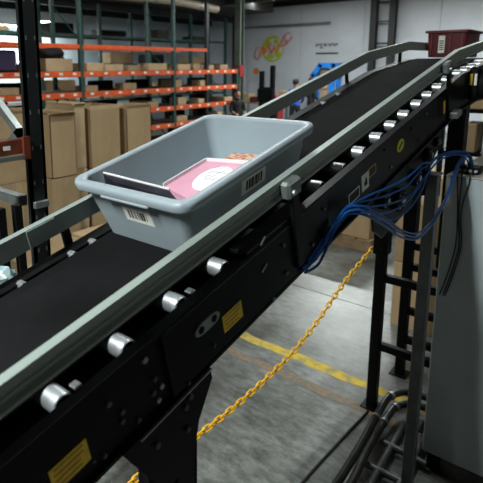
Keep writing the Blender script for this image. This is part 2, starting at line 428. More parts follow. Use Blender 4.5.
# printed plates and stickers on the side
def plate(name, x_, s0, s1, h0, h1, mt, lines=None, lab=None, pr='print_black'):
    o_ = cbox(MB(), x_, x_+.0012, s0, s1, h0, h1).build(name, mt, conv)
    if lab: o_['label'] = lab
    for (a0, a1, b0, b1) in (lines or []):
        cbox(MB(), x_+.0012, x_+.0017, s0+(s1-s0)*a0, s0+(s1-s0)*a1, h0+(h1-h0)*b0, h0+(h1-h0)*b1).build('print', pr, o_)
    return o_
rows = lambda n, a=.08, b=.92: [(a+random.random()*.05, b-random.random()*.25, (i+.62)/(n+.3), (i+.84)/(n+.3)) for i in range(n)]
plate('warning_label', -.727, .268, .353, -.157, -.104, 'label_yellow', rows(4), 'yellow warning label with rows of dark print', 'print_brown')
plate('warning_label', -.7135, .767, .846, -.152, -.104, 'label_yellow', rows(4), 'yellow warning label with rows of dark print', 'print_brown')
plate('rating_label', -.727, 1.503, 1.592, -.146, -.106, 'label_white', [(.07, .93, .12, .88)], 'white framed label with a dark centre')
plate('safety_label', -.727, 1.611, 1.672, -.144, -.081, 'label_white', [(.35, .75, .25, .55), (.5, .7, .5, .72)], 'white label with a black mark')
plate('notice_label', -.727, 1.673, 1.738, -.114, -.078, 'label_yellow', [(.06, .94, .08, .92)], 'brown label in a yellow frame')
# oval slotted plate
ov = []
for i in range(24):
    a = 2*math.pi*i/24; ov.append((.712+.046*math.copysign(abs(math.cos(a))**.6, math.cos(a)), -.084+.0155*math.sin(a)))
oval = MB().prism([cv(-.7135, a, b) for a, b in ov], (.004, 0, 0)).build('slotted_plate', 'galv', conv)
for k in (-.024, .024):
    MB().cyl(cv(-.712, .712+k, -.084), cv(-.7085, .712+k, -.084), .0095, 12).build('slot_hole', 'black_dull', oval)
# round yellow sticker with a black bar
st = MB().prism([cv(-.727, 1.988+.040*math.cos(2*math.pi*i/24), -.098+.026*math.sin(2*math.pi*i/24)) for i in range(24)], (.002, 0, 0)).build('round_sticker', 'sticker_yellow', conv)
MB().box(cv(-.7245, 1.988, -.098), (.001, .048, .009), ROT @ Matrix.Rotation(R(20), 3, 'X')).build('print', 'print_black', st)
# leg, gussets
def leg_set(xside, sgn):
    g = [(.409, -.195), (.475, -.352), (.505, -.405), (.60, -.385), (.635, -.312), (.702, -.239), (.70, -.195)]
    x_ = xside
    gu = MB().prism([cv(x_, a, b) for a, b in g], (.006*sgn, 0, 0)).build('gusset', 'black_paint', conv)
    for a, b in ((.60, -.241), (.593, -.301), (.62, -.226), (.50, -.26)):
        MB().cyl(cv(x_+.006*sgn, a, b), cv(x_+.012*sgn, a, b), .008, 6).build('bolt', 'bolt_dark', gu)
    z1 = cv(0, .58, -.28).z
    Y0, Y1 = .765, .842
    xa, xb = (x_-.055, x_) if sgn > 0 else (x_, x_+.055)
    lg = MB().bb((xa, Y0, .012), (xb, Y0+.008, z1)).bb((xa, Y1-.008, .012), (xb, Y1, z1)).bb((xb-.008 if sgn > 0 else xa, Y0, .012), (xb if sgn > 0 else xa+.008, Y1, z1))
    lg.build('leg', 'black_paint', conv)
    MB().bb((xa-.03, Y0-.05, 0), (xb+.03, Y1+.05, .012)).build('foot_plate', 'black_paint', conv)
    z2 = cv(0, .44, -.21).z
    rot = Matrix.Rotation(R(-32), 3, 'X')
    MB().bb((xa+.01, .690, z2-.45), (xb-.01, .712, z2-.02)).build('leg_stiffener', 'black_dull', conv)
leg_set(-.722, 1); leg_set(-1.219, -1)
for zz in (.35, .85):
    MB().bb((-1.17, .785, zz), (-.775, .825, zz+.05)).build('cross_brace', 'black_paint', conv)
# bright steel strip standing in for light caught on the bottom flange edge
cbox(MB(), -.722, -.7085, .46, .70, -.2085, -.2045).build('flange_edge_glint', 'steel', conv)
# centre drive unit under the belt
dr = [(1.70, -.19), (1.72, -.36), (1.80, -.43), (2.16, -.44), (2.34, -.36), (2.52, -.30), (2.58, -.19)]
for x_ in (-.742, -1.165):
    d_ = MB().prism([cv(x_, a, b) for a, b in dr], (.008, 0, 0)).build('drive_side_plate', 'black_paint', conv)
    if x_ > -1:
        for a, b, r_ in ((1.80, -.26, .036), (1.96, -.33, .05), (2.16, -.31, .036), (2.32, -.26, .03), (2.44, -.24, .022)):
            MB().cyl(cv(-.734, a, b), cv(-.712, a, b), r_, 20).build('bearing', 'black_dull', d_)
            MB().cyl(cv(-.712, a, b), cv(-.702, a, b), r_*.36, 10).build('shaft_end', 'steel', d_)
            for q in range(4):
                an = q*math.pi/2+.6
                MB().cyl(cv(-.712, a+r_*.75*math.cos(an), b+r_*.75*math.sin(an)), cv(-.708, a+r_*.75*math.cos(an), b+r_*.75*math.sin(an)), .004, 6).build('bolt', 'steel', d_)
for a, b, r_ in ((1.82, -.27, .04), (1.98, -.33, .09), (2.18, -.30, .04)):
    MB().cyl(cv(-1.155, a, b), cv(-.745, a, b), r_, 24).build('pulley', 'black_dull', conv)
# gear motor hung at the side
mp0, mp1 = Vector((-.70, 3.14, 2.195)), Vector((-.42, 3.14, 2.195))
mo = MB().cyl(mp0, mp1, .080, 28).build('motor', 'black_dull', conv)
for k in range(7):
    MB().cyl(mp0+XV*(.05+.03*k), mp0+XV*(.056+.03*k), .085, 24).build('cooling_fin', 'black_dull', mo)
MB().bb((-.716, 3.05, 2.105), (-.67, 3.23, 2.285), bev=.01).build('gearbox', 'black_paint', mo)
MB().bb((-.712, 3.046, 2.19), (-.699, 3.0505, 2.25)).build('warning_label', 'label_yellow', mo)
MB().bb((-.690, 3.046, 2.19), (-.678, 3.0505, 2.25)).build('rating_label', 'label_white', mo)
cbox(MB(), -.715, -.713, 2.51, 2.535, -.125, -.065).build('warning_label', 'label_yellow', conv)
cbox(MB(), -.70, -.66, 2.55, 2.62, -.16, -.13, .004).build('junction_plate', 'steel', conv)

# ------------------------------------------------------------------ totes
def rimloop(x0, x1, s0, s1, r, h, f): return [f(a, b, h) for a, b in rrect(x0, x1, s0, s1, r)]
def barcode(parent, f, u0, u1, v0, v1, n, mt='print_black'):
    """f(u,v,d): label plane; bars run along v"""
    u = u0; random.seed(n)
    while u < u1-.001:
        w_ = random.choice((.0025, .0035, .006, .008)); w_ = min(w_, u1-u)
        P = [f(u, v0, .0008), f(u+w_, v0, .0008), f(u+w_, v1, .0008), f(u, v1, .0008)]
        MB().prism(P, f(u, v0, .0013)-f(u, v0, .0008)).build('bar', mt, parent)
        u += w_+random.choice((.002, .003, .005))
TB = cv(-.995, 1.07, 0)
tote = thing('plastic_tote', TB, 'open grey plastic tote riding on the black belt, books inside', 'tote')
TL = .032
SEC = [(-1.165, -.828, .822, 1.325+TL, .03, .001), (-1.190, -.803, .797, 1.350+TL, .034, .12), (-1.196, -.797, .791, 1.356+TL, .036, .158), (-1.193, -.800, .794, 1.353+TL, .034, .178),
       (-1.185, -.808, .802, 1.345+TL, .032, .120), (-1.160, -.833, .827, 1.320+TL, .028, .007)]
MB().loops([rimloop(a, b, c, d, r, h, cv) for a, b, c, d, r, h in SEC]).build('body', 'tote_grey', tote, smooth=50)
RIM = [(-1.1965, -.7965, .7905, 1.3565+TL, .036, .158), (-1.219, -.775, .768, 1.379+TL, .044, .158), (-1.223, -.771, .764, 1.383+TL, .046, .173), (-1.220, -.774, .767, 1.380+TL, .044, .182), (-1.213, -.781, .774, 1.373+TL, .041, .185),
       (-1.199, -.795, .788, 1.359+TL, .034, .184), (-1.193, -.801, .794, 1.353+TL, .032, .176)]
MB().loops([rimloop(a, b, c, d, r, h, cv) for a, b, c, d, r, h in RIM], cap=False, close=True).build('rim', 'tote_grey', tote, smooth=50)
cbox(MB(), -1.090, -.905, .766, .790, .148, .160, .004).build('handle', 'tote_grey', tote)
cbox(MB(), -1.12, -.90, 1.36+TL, 1.384+TL, .148, .160, .004).build('handle', 'tote_grey', tote)
cbox(MB(), -1.135, -1.075, .777, .787, .1825, .1855, .002).build('rim_rib', 'tote_grey', tote)
# labels lie on the slightly sloping walls
def front_s(h): return .822+(.797-.822)*min(h, .12)/.12 + (0 if h < .12 else (.791-.797)*(h-.12)/.038)
def ff(u, v, d): return cv(u, front_s(v)-d, v)
def side_x(h): return -.828+(.803*-1+.828)*min(h, .12)/.12 + (0 if h < .12 else (-.797+.803)*(h-.12)/.038)
def fs(u, v, d): return cv(side_x(v)+d, u, v)
lf = MB().prism([ff(-1.042, .076, .0002), ff(-.934, .074, .0002), ff(-.936, .123, .0002), ff(-1.044, .121, .0002)], ff(0, .1, .001)-ff(0, .1, .0002)).build('barcode_label', 'label_white', tote)
lf['label'] = 'white barcode label'
barcode(lf, ff, -1.026, -.955, .086, .113, 5)
ls = MB().prism([fs(1.024, .0895, .0002), fs(1.142, .0895, .0002), fs(1.143, .135, .0002), fs(1.024, .135, .0002)], fs(1, .1, .001)-fs(1, .1, .0002)).build('barcode_label', 'label_white', tote)
ls['label'] = 'white barcode label'
barcode(ls, fs, 1.045, 1.125, .097, .128, 11)

# contents of the tote
def slab(name, P, th, mt, root):
    P = [Vector(p) for p in P]; nrm = (P[1]-P[0]).cross(P[3]-P[0]).normalized()
    if nrm.z < 0: nrm = -nrm
    return MB().prism(P, nrm*-th).build(name, mt, root), nrm
pb = thing('pink_book', cv(-.93, 1.0, .10), 'large pink boxed book with a white oval title, lying in the grey tote', 'book')
P = [cv(-1.022, .944, .118), cv(-.836, .880, .126), cv(-.836, 1.150, .130), cv(-1.026, 1.148, .119)]
sl, nr = slab('cover', P, .03, 'book_pink', pb)
c0 = (P[0]+P[1]+P[2]+P[3])/4; ex = (P[1]-P[0]).normalized(); ey = (P[3]-P[0]).normalized()
ovP = [c0+ex*(.020+.062*math.cos(2*math.pi*i/28))+ey*(.010+.082*math.sin(2*math.pi*i/28)) for i in range(28)]
ovl = MB().prism([p+nr*.0002 for p in ovP], nr*.0008).build('title_oval', 'book_white', sl)
for (a, b, c_, d_) in ((-.030, .01, .02, .05), (-.01, -.03, .03, .0), (-.035, .045, .0, .07), (.0, .02, .035, .045), (-.02, -.015, .01, .015)):
    A = c0+ex*(.008+a)+ey*(.015+b)+nr*.0015; B = c0+ex*(.008+c_)+ey*(.015+d_)+nr*.0015
    MB().tube(smooth_path([A, A.lerp(B, .3)+ey*.008, A.lerp(B, .65)-ey*.007, B], 5), .0007, 5).build('title_stroke', 'print_grey', ovl)
for (A, B) in ((P[0], P[3]), (P[3], P[2])):
    d = (B-A).normalized(); sdn = nr.cross(d).normalized()
    MB().prism([A+nr*.010, B+nr*.010, B-nr*.03, A-nr*.03], sdn*(.004)).build('tray_edge', 'book_white', sl)
db = thing('dark_book', cv(-1.0, .84, .16), 'dark glossy book with white page edges, leaning on the front rim of the grey tote', 'book')
Q = [cv(-1.100, .831, .168), cv(-.862, .829, .160), cv(-.908, .853, .166), cv(-1.176, .857, .173)]
MB().prism(Q, NV*-.06).build('cover', 'book_dark', db)
wn = Vector((Q[2]-Q[3])).cross(NV).normalized()
MB().prism([Q[3]+NV*.004, Q[2]+NV*.004, Q[2]+NV*.004-wn*.004, Q[3]+NV*.004-wn*.004], NV*-.055).build('page_block', 'book_white', db)
ob = thing('paperback', cv(-.93, 1.17, .1), 'small red and cream patterned paperback at the far end of the pink book', 'book')
slab('cover', [cv(-.985, 1.165, .118), cv(-.870, 1.165, .125), cv(-.870, 1.225, .130), cv(-.985, 1.235, .120)], .012, 'paper_red', ob)[0]
MB().prism([cv(-.982, 1.168, .104), cv(-.873, 1.168, .111), cv(-.873, 1.222, .116), cv(-.982, 1.232, .106)], NV*-.02).build('pages', 'book_white', ob)
ub = thing('blank_box', cv(-1.0, 1.05, .01), 'grey box under the pink book inside the tote', 'box')
cbox(MB(), -1.02, -.845, .87, 1.24, .008, .078, .003).build('body', 'book_white', ub)
cbox(MB(), -1.022, -.843, .868, 1.242, .078, .084, .002).build('lid', 'book_white', ub)

# red bin at the top of the conveyor
RB = Vector((-1.07, 4.0, 2.345))
rb = thing('red_bin', RB, 'small dark red plastic bin with a white label at the top of the conveyor', 'tote')
fz = lambda a, b, h: Vector((a, b, 2.345+h))
RS = [(-1.185, -.945, 3.86, 4.19, .02, .002), (-1.193, -.937, 3.848, 4.20, .02, .168), (-1.188, -.942, 3.853, 4.195, .02, .168), (-1.18, -.95, 3.865, 4.185, .02, .006)]
MB().loops([rimloop(a, b, c, d, r, h, fz) for a, b, c, d, r, h in RS]).build('body', 'tote_red', rb, smooth=50)
RR = [(-1.193, -.937, 3.848, 4.20, .02, .165), (-1.208, -.922, 3.833, 4.215, .022, .165), (-1.208, -.922, 3.833, 4.215, .022, .180), (-1.188, -.942, 3.853, 4.195, .02, .180)]
MB().loops([rimloop(a, b, c, d, r, h, fz) for a, b, c, d, r, h in RR], cap=False, close=True).build('rim', 'tote_red', rb, smooth=40)
l3 = MB().bb((-1.115, 3.846, 2.345+.03), (-1.075, 3.850, 2.345+.145)).build('barcode_label', 'label_white', rb); l3['label'] = 'white barcode label'
for k in range(5):
    MB().bb((-1.109, 3.8450, 2.395+.014*k), (-1.081, 3.8462, 2.402+.014*k)).build('bar', 'print_black', l3)
for xx in (-1.16, -1.04, -.965):
    MB().bb((xx-.004, 3.842, 2.36), (xx+.004, 3.853, 2.505)).build('rib', 'tote_red', rb)

# ------------------------------------------------------------------ conveyor support stand
sd = thing('support_stand', (-.95, 3.2, 0), 'black square-tube stand with rungs under the high part of the conveyor', 'stand')
def sqpost(x_, y_, z0, z1, wd, mt, name='post'):
    return MB().bb((x_-wd/2, y_-wd/2, z0), (x_+wd/2, y_+wd/2, z1), bev=.004).build(name, mt, sd)
ZB = lambda y_: cv(0, 0, -.205).z+(y_-cv(0, 0, -.205).y)*math.tan(EL)
for (x_, y_, zt_) in ((-1.168, 3.20, 2.085), (-1.160, 3.71, 2.135), (-.785, 3.20, 2.085), (-.785, 3.71, 2.135)):
    sqpost(x_, y_, .0, 1.30, .062, 'black_paint')
    if not (x_ > -1 and y_ > 3.5): sqpost(x_, y_, 1.10, zt_, .088, 'black_paint', 'sleeve')
    MB().bb((x_-.06, y_-.06, 0), (x_+.06, y_+.06, .01)).build('foot_plate', 'black_paint', sd)
for zz in (.94, .46):
    MB().bb((-1.135, 3.178, zz-.025), (-.815, 3.222, zz+.025), bev=.003).build('rung', 'black_paint', sd)
for zz in (1.02, .86, .52, .29):
    MB().bb((-1.135, 3.688, zz-.025), (-.815, 3.732, zz+.025), bev=.003).build('rung', 'black_paint', sd)
ps = thing('steel_post', (-.70, 2.5, 0), 'grey square steel post in front of the black stand, left of the grey cabinet', 'post')
MB().bb((-.726, 2.474, 0), (-.674, 2.526, 1.80), bev=.004).build('tube', 'post_grey', ps)
MB().bb((-.737, 2.463, 1.80), (-.663, 2.537, 1.806)).build('cap', 'steel', ps)
MB().bb((-.78, 2.42, 0), (-.62, 2.58, .01)).build('foot_plate', 'post_grey', ps)
MB().bb((-.735, 2.46, 1.70), (-.725, 2.54, 1.98)).build('bracket', 'black_paint', ps)

# bent pipes and tube frame on the floor
def pipe(name, pts, r, mt, label, cat, group=None, clips=()):
    t = thing(name, (pts[0][0], pts[0][1], 0), label, cat, group)
    P = smooth_path(pts, 8); MB().tube(P, r, 12).build('pipe', mt, t)
    for k in clips:
        i = int(k*(len(P)-1)); d = (P[i+1]-P[i]).normalized()
        MB().cyl(P[i]-d*.012, P[i]+d*.012, r*1.22, 14).build('coupling', 'steel', t)
    return t
pipe('bent_pipe', [(-1.02, 1.75, .10), (-1.0, 2.2, .10), (-1.02, 2.62, .10), (-1.045, 2.9, .10), (-1.065, 3.15, .10), (-1.055, 3.26, .10), (-1.0, 3.35, .10), (-.90, 3.38, .10), (-.80, 3.38, .10)], .023, 'pipe_dark',
     'bent black floor pipe beside the stand leg, outer one of two', 'pipe', None, (.42, .62))
pipe('bent_pipe', [(-.94, 1.75, .10), (-.94, 2.3, .10), (-.975, 2.62, .10), (-.99, 2.85, .10), (-1.0, 3.05, .10), (-.985, 3.17, .10), (-.93, 3.25, .10), (-.85, 3.27, .10), (-.80, 3.27, .10)], .023, 'pipe_dark',
     'bent black floor pipe beside the steel post, inner one of two', 'pipe', None, (.45, .60))
fr = thing('floor_tube_frame', (-.85, 2.7, 0), 'low frame of dark tubes lying on the floor behind the steel post', 'frame')
for a, b in (((-.92, 3.10, .04), (-.885, 2.45, .04)), ((-1.0, 2.62, .04), (-.70, 2.62, .04)), ((-.78, 3.1, .04), (-.76, 2.45, .04)), ((-.97, 2.86, .04), (-.70, 2.84, .04))):
    MB().cyl(a, b, .020, 12).build('tube', 'post_grey', fr)
MB().tube(smooth_path([(-.86, 2.42, .03), (-.72, 2.45, .05), (-.58, 2.58, .05), (-.5, 2.78, .04)]), .022, 10).build('hoop', 'black_paint', fr)
MB().tube(smooth_path([(-.82, 2.30, .03), (-.68, 2.36, .04), (-.52, 2.48, .04), (-.4, 2.7, .04)]), .022, 10).build('hoop', 'black_paint', fr)
for x_, y_ in ((-.92, 3.08), (-.885, 2.48), (-.78, 3.08), (-.76, 2.48)):
    MB().cyl((x_, y_, 0), (x_, y_, .03), .03, 12).build('foot', 'black_dull', fr)
fc = MB().tube(smooth_path([(-1.25, 1.6, .009), (-1.20, 2.1, .009), (-1.19, 2.4, .009), (-1.175, 2.8, .009), (-1.165, 3.0, .009), (-1.16, 3.12, .009)]), .008, 8).build('power_cable', 'cable_black', org=(-1.2, 2.4, 0))
tag(fc, 'black power cable running straight along the concrete floor to the stand leg', 'cable')

# ------------------------------------------------------------------ grey cabinet
cb = thing('control_cabinet', (-.32, 3.28, 0), 'grey steel control cabinet with hanging cables at the right edge', 'cabinet')
MB().bb((-.735, 2.85, .11), (.10, 3.72, 1.728), bev=.006).build('body', 'cabinet_grey', cb)
MB().bb((-.737, 2.848, 1.728), (.103, 3.723, 1.736), bev=.003).build('top_plate', 'cabinet_top', cb)
for x_ in (-.68, .04):
    for y_ in (2.9, 3.67):
        MB().bb((x_-.03, y_-.03, 0), (x_+.03, y_+.03, .11)).build('foot', 'black_dull', cb)
# cables down the cabinet face
for k, (x0, x1) in enumerate(((-.680, -.668), (-.660, -.652), (-.625, -.642))):
    pts = [(x0, 2.92, 1.750), (x0, 2.855, 1.750), (x0+.004, 2.838, 1.715), ((x0*.6+x1*.4)+.014*(1-k), 2.838, 1.55), (x1+.012, 2.838, 1.38), (x1-.008, 2.838, 1.24), (x1-.025, 2.838, 1.16), (x1-.045, 2.838, 1.08)]
    c_ = MB().tube(smooth_path(pts), .0035, 7).build('black_cable', 'cable_black', org=(x0, 2.84, 1.0))
    tag(c_, 'thin black cable hanging down the grey cabinet face, %s of three' % ('leftmost', 'middle one', 'rightmost')[k], 'cable', 'black cables on the cabinet face')
# junk on top of the cabinet
cn = thing('cable_connector', (-.66, 3.0, 1.736), 'dark cable connector block on top of the grey cabinet', 'connector')
MB().bb((-.70, 2.93, 1.736), (-.60, 3.02, 1.774), bev=.005).build('block', 'black_dull', cn)
for k in range(4):
    MB().cyl((-.69+.026*k, 2.93, 1.756), (-.69+.026*k, 2.91, 1.758), .008, 8).build('gland', 'steel', cn)
# blue cables
A = [(-.712, 1.315, 1.70), (-.710, 1.375, 1.705), (-.705, 1.415, 1.735), (-.70, 1.45, 1.78), (-.70, 1.515, 1.812), (-.695, 1.60, 1.84), (-.69, 1.745, 1.83), (-.685, 1.92, 1.82), (-.68, 2.11, 1.825), (-.68, 2.28, 1.86)]
T1 = [(-.687, 2.40, 1.861), (-.70, 2.55, 1.872), (-.689, 2.7, 1.875), (-.678, 2.85, 1.86), (-.66, 2.95, 1.835), (-.65, 2.98, 1.78)]
rnd = random.Random(3)
for k in range(5):
    j = lambda a=.012: (rnd.random()-.5)*2*a
    ox, oy, oz = j(.008), j(.01), j(.012)
    sag = [0, .02, .045, -.018, .07][k]
    pts = []
    for i, p in enumerate(A):
        f = max(0, math.sin(math.pi*max(0, i-5)/5.5))
        pts.append((p[0]+ox+j(.004), p[1]+oy, p[2]+oz+j(.004)-sag*1.6*f))
    for p in T1: pts.append((p[0]+ox, p[1]+oy+j(.005), p[2]+oz*1.2+j(.004)))
    c_ = MB().tube(smooth_path(pts, 6), .0042, 7).build('blue_cable', 'cable_blue', org=(-.66, 1.3, 1.7))
    tag(c_, 'blue cable running from the cabinet top along the conveyor underside', 'cable', 'blue cables along the conveyor')
B0 = [(-.710, 1.34, 1.702), (-.70, 1.50, 1.80), (-.69, 1.56, 1.83), (-.665, 1.63, 1.82), (-.65, 1.77, 1.758), (-.65, 1.99, 1.65), (-.65, 2.17, 1.595), (-.65, 2.30, 1.595), (-.648, 2.41, 1.62), (-.640, 2.50, 1.68), (-.645, 2.60, 1.73), (-.66, 2.72, 1.785), (-.665, 2.85, 1.825), (-.66, 2.93, 1.825), (-.655, 2.98, 1.78)]
for k in range(3):
    o1, o2 = (k-1)*.011, (rnd.random()-.5)*.012
    c_ = MB().tube(smooth_path([(p[0]+o2, p[1]+o1*.5, p[2]+o1) for p in B0], 6), .0045, 7).build('blue_cable', 'cable_blue', org=(-.65, 2.0, 1.6))
    tag(c_, 'blue cable drooping in a loop beside the steel post', 'cable', 'drooping blue cables')

# ------------------------------------------------------------------ yellow chain
CH = smooth_path([(-1.232, .82, .83), (-1.25, 1.12, .805), (-1.25, 1.46, .775), (-1.25, 1.80, .768), (-1.25, 2.21, .80), (-1.25, 2.5, .875), (-1.25, 2.78, .98), (-1.245, 3.02, 1.055), (-1.215, 3.20, 1.14)], 40)
ch = thing('plastic_chain', (-1.25, 1.9, 0), 'yellow plastic barrier chain hanging below the conveyor', 'chain')
dist = [0]
for i in range(1, len(CH)): dist.append(dist[-1]+(CH[i]-CH[i-1]).length)
def at(d_):
    for i in range(1, len(CH)):
        if dist[i] >= d_: return CH[i-1].lerp(CH[i], (d_-dist[i-1])/(dist[i]-dist[i-1]))
    return CH[-1]
lk = []
for i in range(20):
    a = 2*math.pi*i/20; lk.append((.0185*math.cos(a)+math.copysign(.0085, math.cos(a)), .0118*math.sin(a), 0))
link_me = MB().tube(lk, .0043, 8, close=True).mesh('link', 'chain_yellow')
pitch = .0405; d_ = .02; k = 0
while d_ < dist[-1]-.02:
    p = at(d_); t = (at(d_+.02)-at(d_-.02)).normalized(); q = t.to_track_quat('X', 'Z')
    o_ = bpy.data.objects.new('link', link_me); COL.objects.link(o_); o_.parent = ch
    o_.location = p-ch.location
    o_.rotation_mode = 'QUATERNION'
    o_.rotation_quaternion = q @ Matrix.Rotation(R(20 if k % 2 else 110), 4, 'X').to_quaternion()
    d_ += pitch; k += 1
hk = MB().tube(smooth_path([CH[-1], CH[-1]+Vector((.01, .005, .012)), CH[-1]+Vector((.012, 0, 0))], 6), .004, 6).build('hook', 'steel', ch)

# ------------------------------------------------------------------ near rack frame, left
nr_ = thing('rack_frame', (-1.95, 1.165, 0), 'dark slotted rack upright with grey braces close behind the conveyor', 'rack')
def upright(mb_root, x_, y_, wd, dp, h, mt):
    return MB().bb((x_-dp/2, y_-wd/2, 0), (x_+dp/2, y_-wd/2+.012, h)).bb((x_-dp/2, y_+wd/2-.012, 0), (x_+dp/2, y_+wd/2, h)).bb((x_+dp/2-.012, y_-wd/2, 0), (x_+dp/2, y_+wd/2, h)).build('upright', mt, mb_root)
for x_ in (-1.93, -3.0):
    u_ = upright(nr_, x_, 1.200, .078, .03, 4.2, 'upright_dark')
    if x_ > -2.5:
        z_ = .15
        while z_ < 3.4:
            for yy in (-.020, .020):
                MB().bb((x_+.0145, 1.200+yy-.003, z_), (x_+.0155, 1.200+yy+.003, z_+.018)).build('slot', 'galv', u_)
            z_ += .15
for z0, z1 in ((2.02, 2.75), (2.02, 1.35), (.4, 1.2)):
    a, b = Vector((-1.98, 1.165, z0)), Vector((-2.98, 1.165, z1))
    d = (b-a).normalized(); MB().prism([a+Vector((0, -.015, -.02)), a+Vector((0, .015, -.02)), a+Vector((0, .015, .02)), a+Vector((0, -.015, .02))], b-a).build('brace', 'galv', nr_)
for zz in (1.70, 2.9, .9):
    MB().bb((-2.97, 1.145, zz), (-1.99, 1.185, zz+.045)).build('horizontal_brace', 'galv', nr_)
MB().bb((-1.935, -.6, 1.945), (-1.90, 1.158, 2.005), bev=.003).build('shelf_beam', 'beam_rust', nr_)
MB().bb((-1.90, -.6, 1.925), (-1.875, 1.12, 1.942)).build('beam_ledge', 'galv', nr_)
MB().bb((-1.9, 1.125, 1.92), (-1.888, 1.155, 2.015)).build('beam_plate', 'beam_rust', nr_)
MB().bb((-1.8895, 1.035, 1.968), (-1.888, 1.065, 1.985)).build('beam_label', 'label_white', nr_)
MB().bb((-1.915, 1.165, 1.70), (-1.895, 1.235, 1.73), bev=.003).build('clamp', 'galv', nr_)
# leaning dark boards and plastic bag by the rack foot
for k, (ya, yb) in enumerate(((.98, 1.05), (1.06, 1.12))):
    lb = MB().prism([(-1.80, ya, 0), (-1.80, ya+.03, 0), (-1.84, yb-.08+.03, 1.75), (-1.84, yb-.08, 1.75)], (-.03, 0, 0)).build('dark_board', 'black_dull', org=(-1.82, ya, 0))
    tag(lb, ['black leaning bar beside the plastic bag at the left edge', 'black leaning bar next to the dark rack upright'][k], 'bar')
bag = MB(); bmesh.ops.create_icosphere(bag.bm, subdivisions=3, radius=1)
rb_ = random.Random(5)
for v in bag.bm.verts:
    q = v.co.copy(); nse = .82+.36*rb_.random()
    v.co = Vector((-1.75+.05*q.x*nse, .90+.07*q.y*nse, 1.50+.055*q.z*nse))
pbg = bag.build('plastic_bag', 'plastic_clear', smooth=20, org=(-1.75, .9, 1.44))
tag(pbg, 'crumpled clear plastic bag at the left edge beyond the belt', 'bag')
shp = thing('bag_shelf', (-1.78, .88, 0), 'small dark shelf bracket holding the plastic bag', 'shelf')
MB().bb((-1.86, .76, 1.425), (-1.70, .95, 1.446)).build('board', 'black_dull', shp)
MB().bb((-1.80, .86, 0), (-1.76, .90, 1.425)).build('post', 'black_dull', shp)

# ------------------------------------------------------------------ stacked cartons, left
def carton(x0, x1, y0, y1, z0, z1, mt, label, group=None, flaps=False, tape=True, seed=0):
    rr = random.Random(seed)
    c = thing('carton', ((x0+x1)/2, (y0+y1)/2, z0), label, 'box', group)
    if flaps:
        t = .006
        MB().bb((x0, y0, z0), (x1, y1, z0+t)).bb((x0, y0, z0), (x0+t, y1, z1)).bb((x1-t, y0, z0), (x1, y1, z1)).bb((x0, y0, z0), (x1, y0+t, z1)).bb((x0, y1-t, z0), (x1, y1, z1)).build('body', mt, c)
        fl_ = .5*(x1-x0)*.6
        for (a, b, dx, dy) in (((x1, y0), (x1, y1), 1, 0), ((x0, y1), (x0, y0), -1, 0), ((x0, y0), (x1, y0), 0, -1), ((x1, y1), (x0, y1), 0, 1)):
            ang = R(rr.choice((25, 50, 70, -10))); l_ = fl_*rr.uniform(.3, .55)
            o_ = Vector((dx*math.sin(ang)*l_*.5, dy*math.sin(ang)*l_*.5, math.cos(ang)*l_*.6))
            A_, B_ = Vector((*a, z1)), Vector((*b, z1)); ins = (B_-A_)*.04
            th = Vector((-dx*.004, -dy*.004, .0))
            MB().prism([A_, B_, B_+o_-ins, A_+o_+ins], th).build('flap', mt, c)
    else:
        MB().bb((x0, y0, z0), (x1, y1, z1), bev=.006).build('body', mt, c)
        if tape:
            MB().bb((x1-.0005, (y0+y1)/2-.03, z0+.01), (x1+.0012, (y0+y1)/2+.03, z1+.0012)).build('tape', 'tape', c)
    return c
def pallet(x0, x1, y0, y1, label, z=0):
    p = thing('pallet', ((x0+x1)/2, (y0+y1)/2, z), label, 'pallet')
    n = 6; w_ = (x1-x0)/n
    for i in range(n):
        MB().bb((x0+w_*i+.01, y0, z+.12), (x0+w_*(i+1)-.01, y1, z+.14)).build('board', 'wood', p)
    for i in range(3):
        yy = y0+(y1-y0-.08)*i/2
        MB().bb((x0, yy, z+.02), (x1, yy+.08, z+.12)).build('stringer', 'wood', p)
        MB().bb((x0, yy, z), (x1, yy+.08, z+.02)).build('board', 'wood', p)
    return p
LV = ['bottom', 'middle', 'top']
spec = [(2.10, 2.52, 1.90, 'leftmost stack, behind the dark rack upright', 'cardboard_dark'), (2.60, 2.89, 1.87, 'stack just right of the dark rack upright', 'cardboard'),
        (2.905, 3.05, 1.93, 'narrow stack between two wider ones', 'cardboard_light'), (3.09, 3.48, 1.88, 'stack left of the last one, above the tote corner', 'cardboard'), (3.57, 3.94, 1.86, 'last stack towards the orange rack', 'cardboard')]
for k, (y0, y1, zt, nm, mt) in enumerate(spec):
    z0 = .14; hh = (zt-z0)/3
    dx = [.0, .06, .0, .0, -.02][k]
    for l in range(3):
        carton(-4.45, -4.0+dx, y0+.006*l, y1-.005*l, z0+hh*l, z0+hh*(l+1)-.004, mt, 'tall brown carton, %s of the %s' % (LV[l], nm), 'cartons stacked beyond the conveyor', flaps=(l == 2), seed=k*3+l)
pallet(-4.5, -3.9, 2.05, 3.0, 'wooden pallet under the left carton stacks')
pallet(-4.5, -3.9, 3.02, 4.0, 'wooden pallet under the right carton stacks')
for k, (y0, y1) in enumerate(((2.2, 2.8), (2.9, 3.5))):
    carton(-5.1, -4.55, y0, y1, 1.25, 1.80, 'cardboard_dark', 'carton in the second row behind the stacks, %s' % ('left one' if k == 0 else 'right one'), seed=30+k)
    carton(-5.1, -4.55, y0, y1, .0, 1.24, 'cardboard_dark', 'tall carton on the floor in the second row, %s' % ('left one' if k == 0 else 'right one'), seed=40+k)
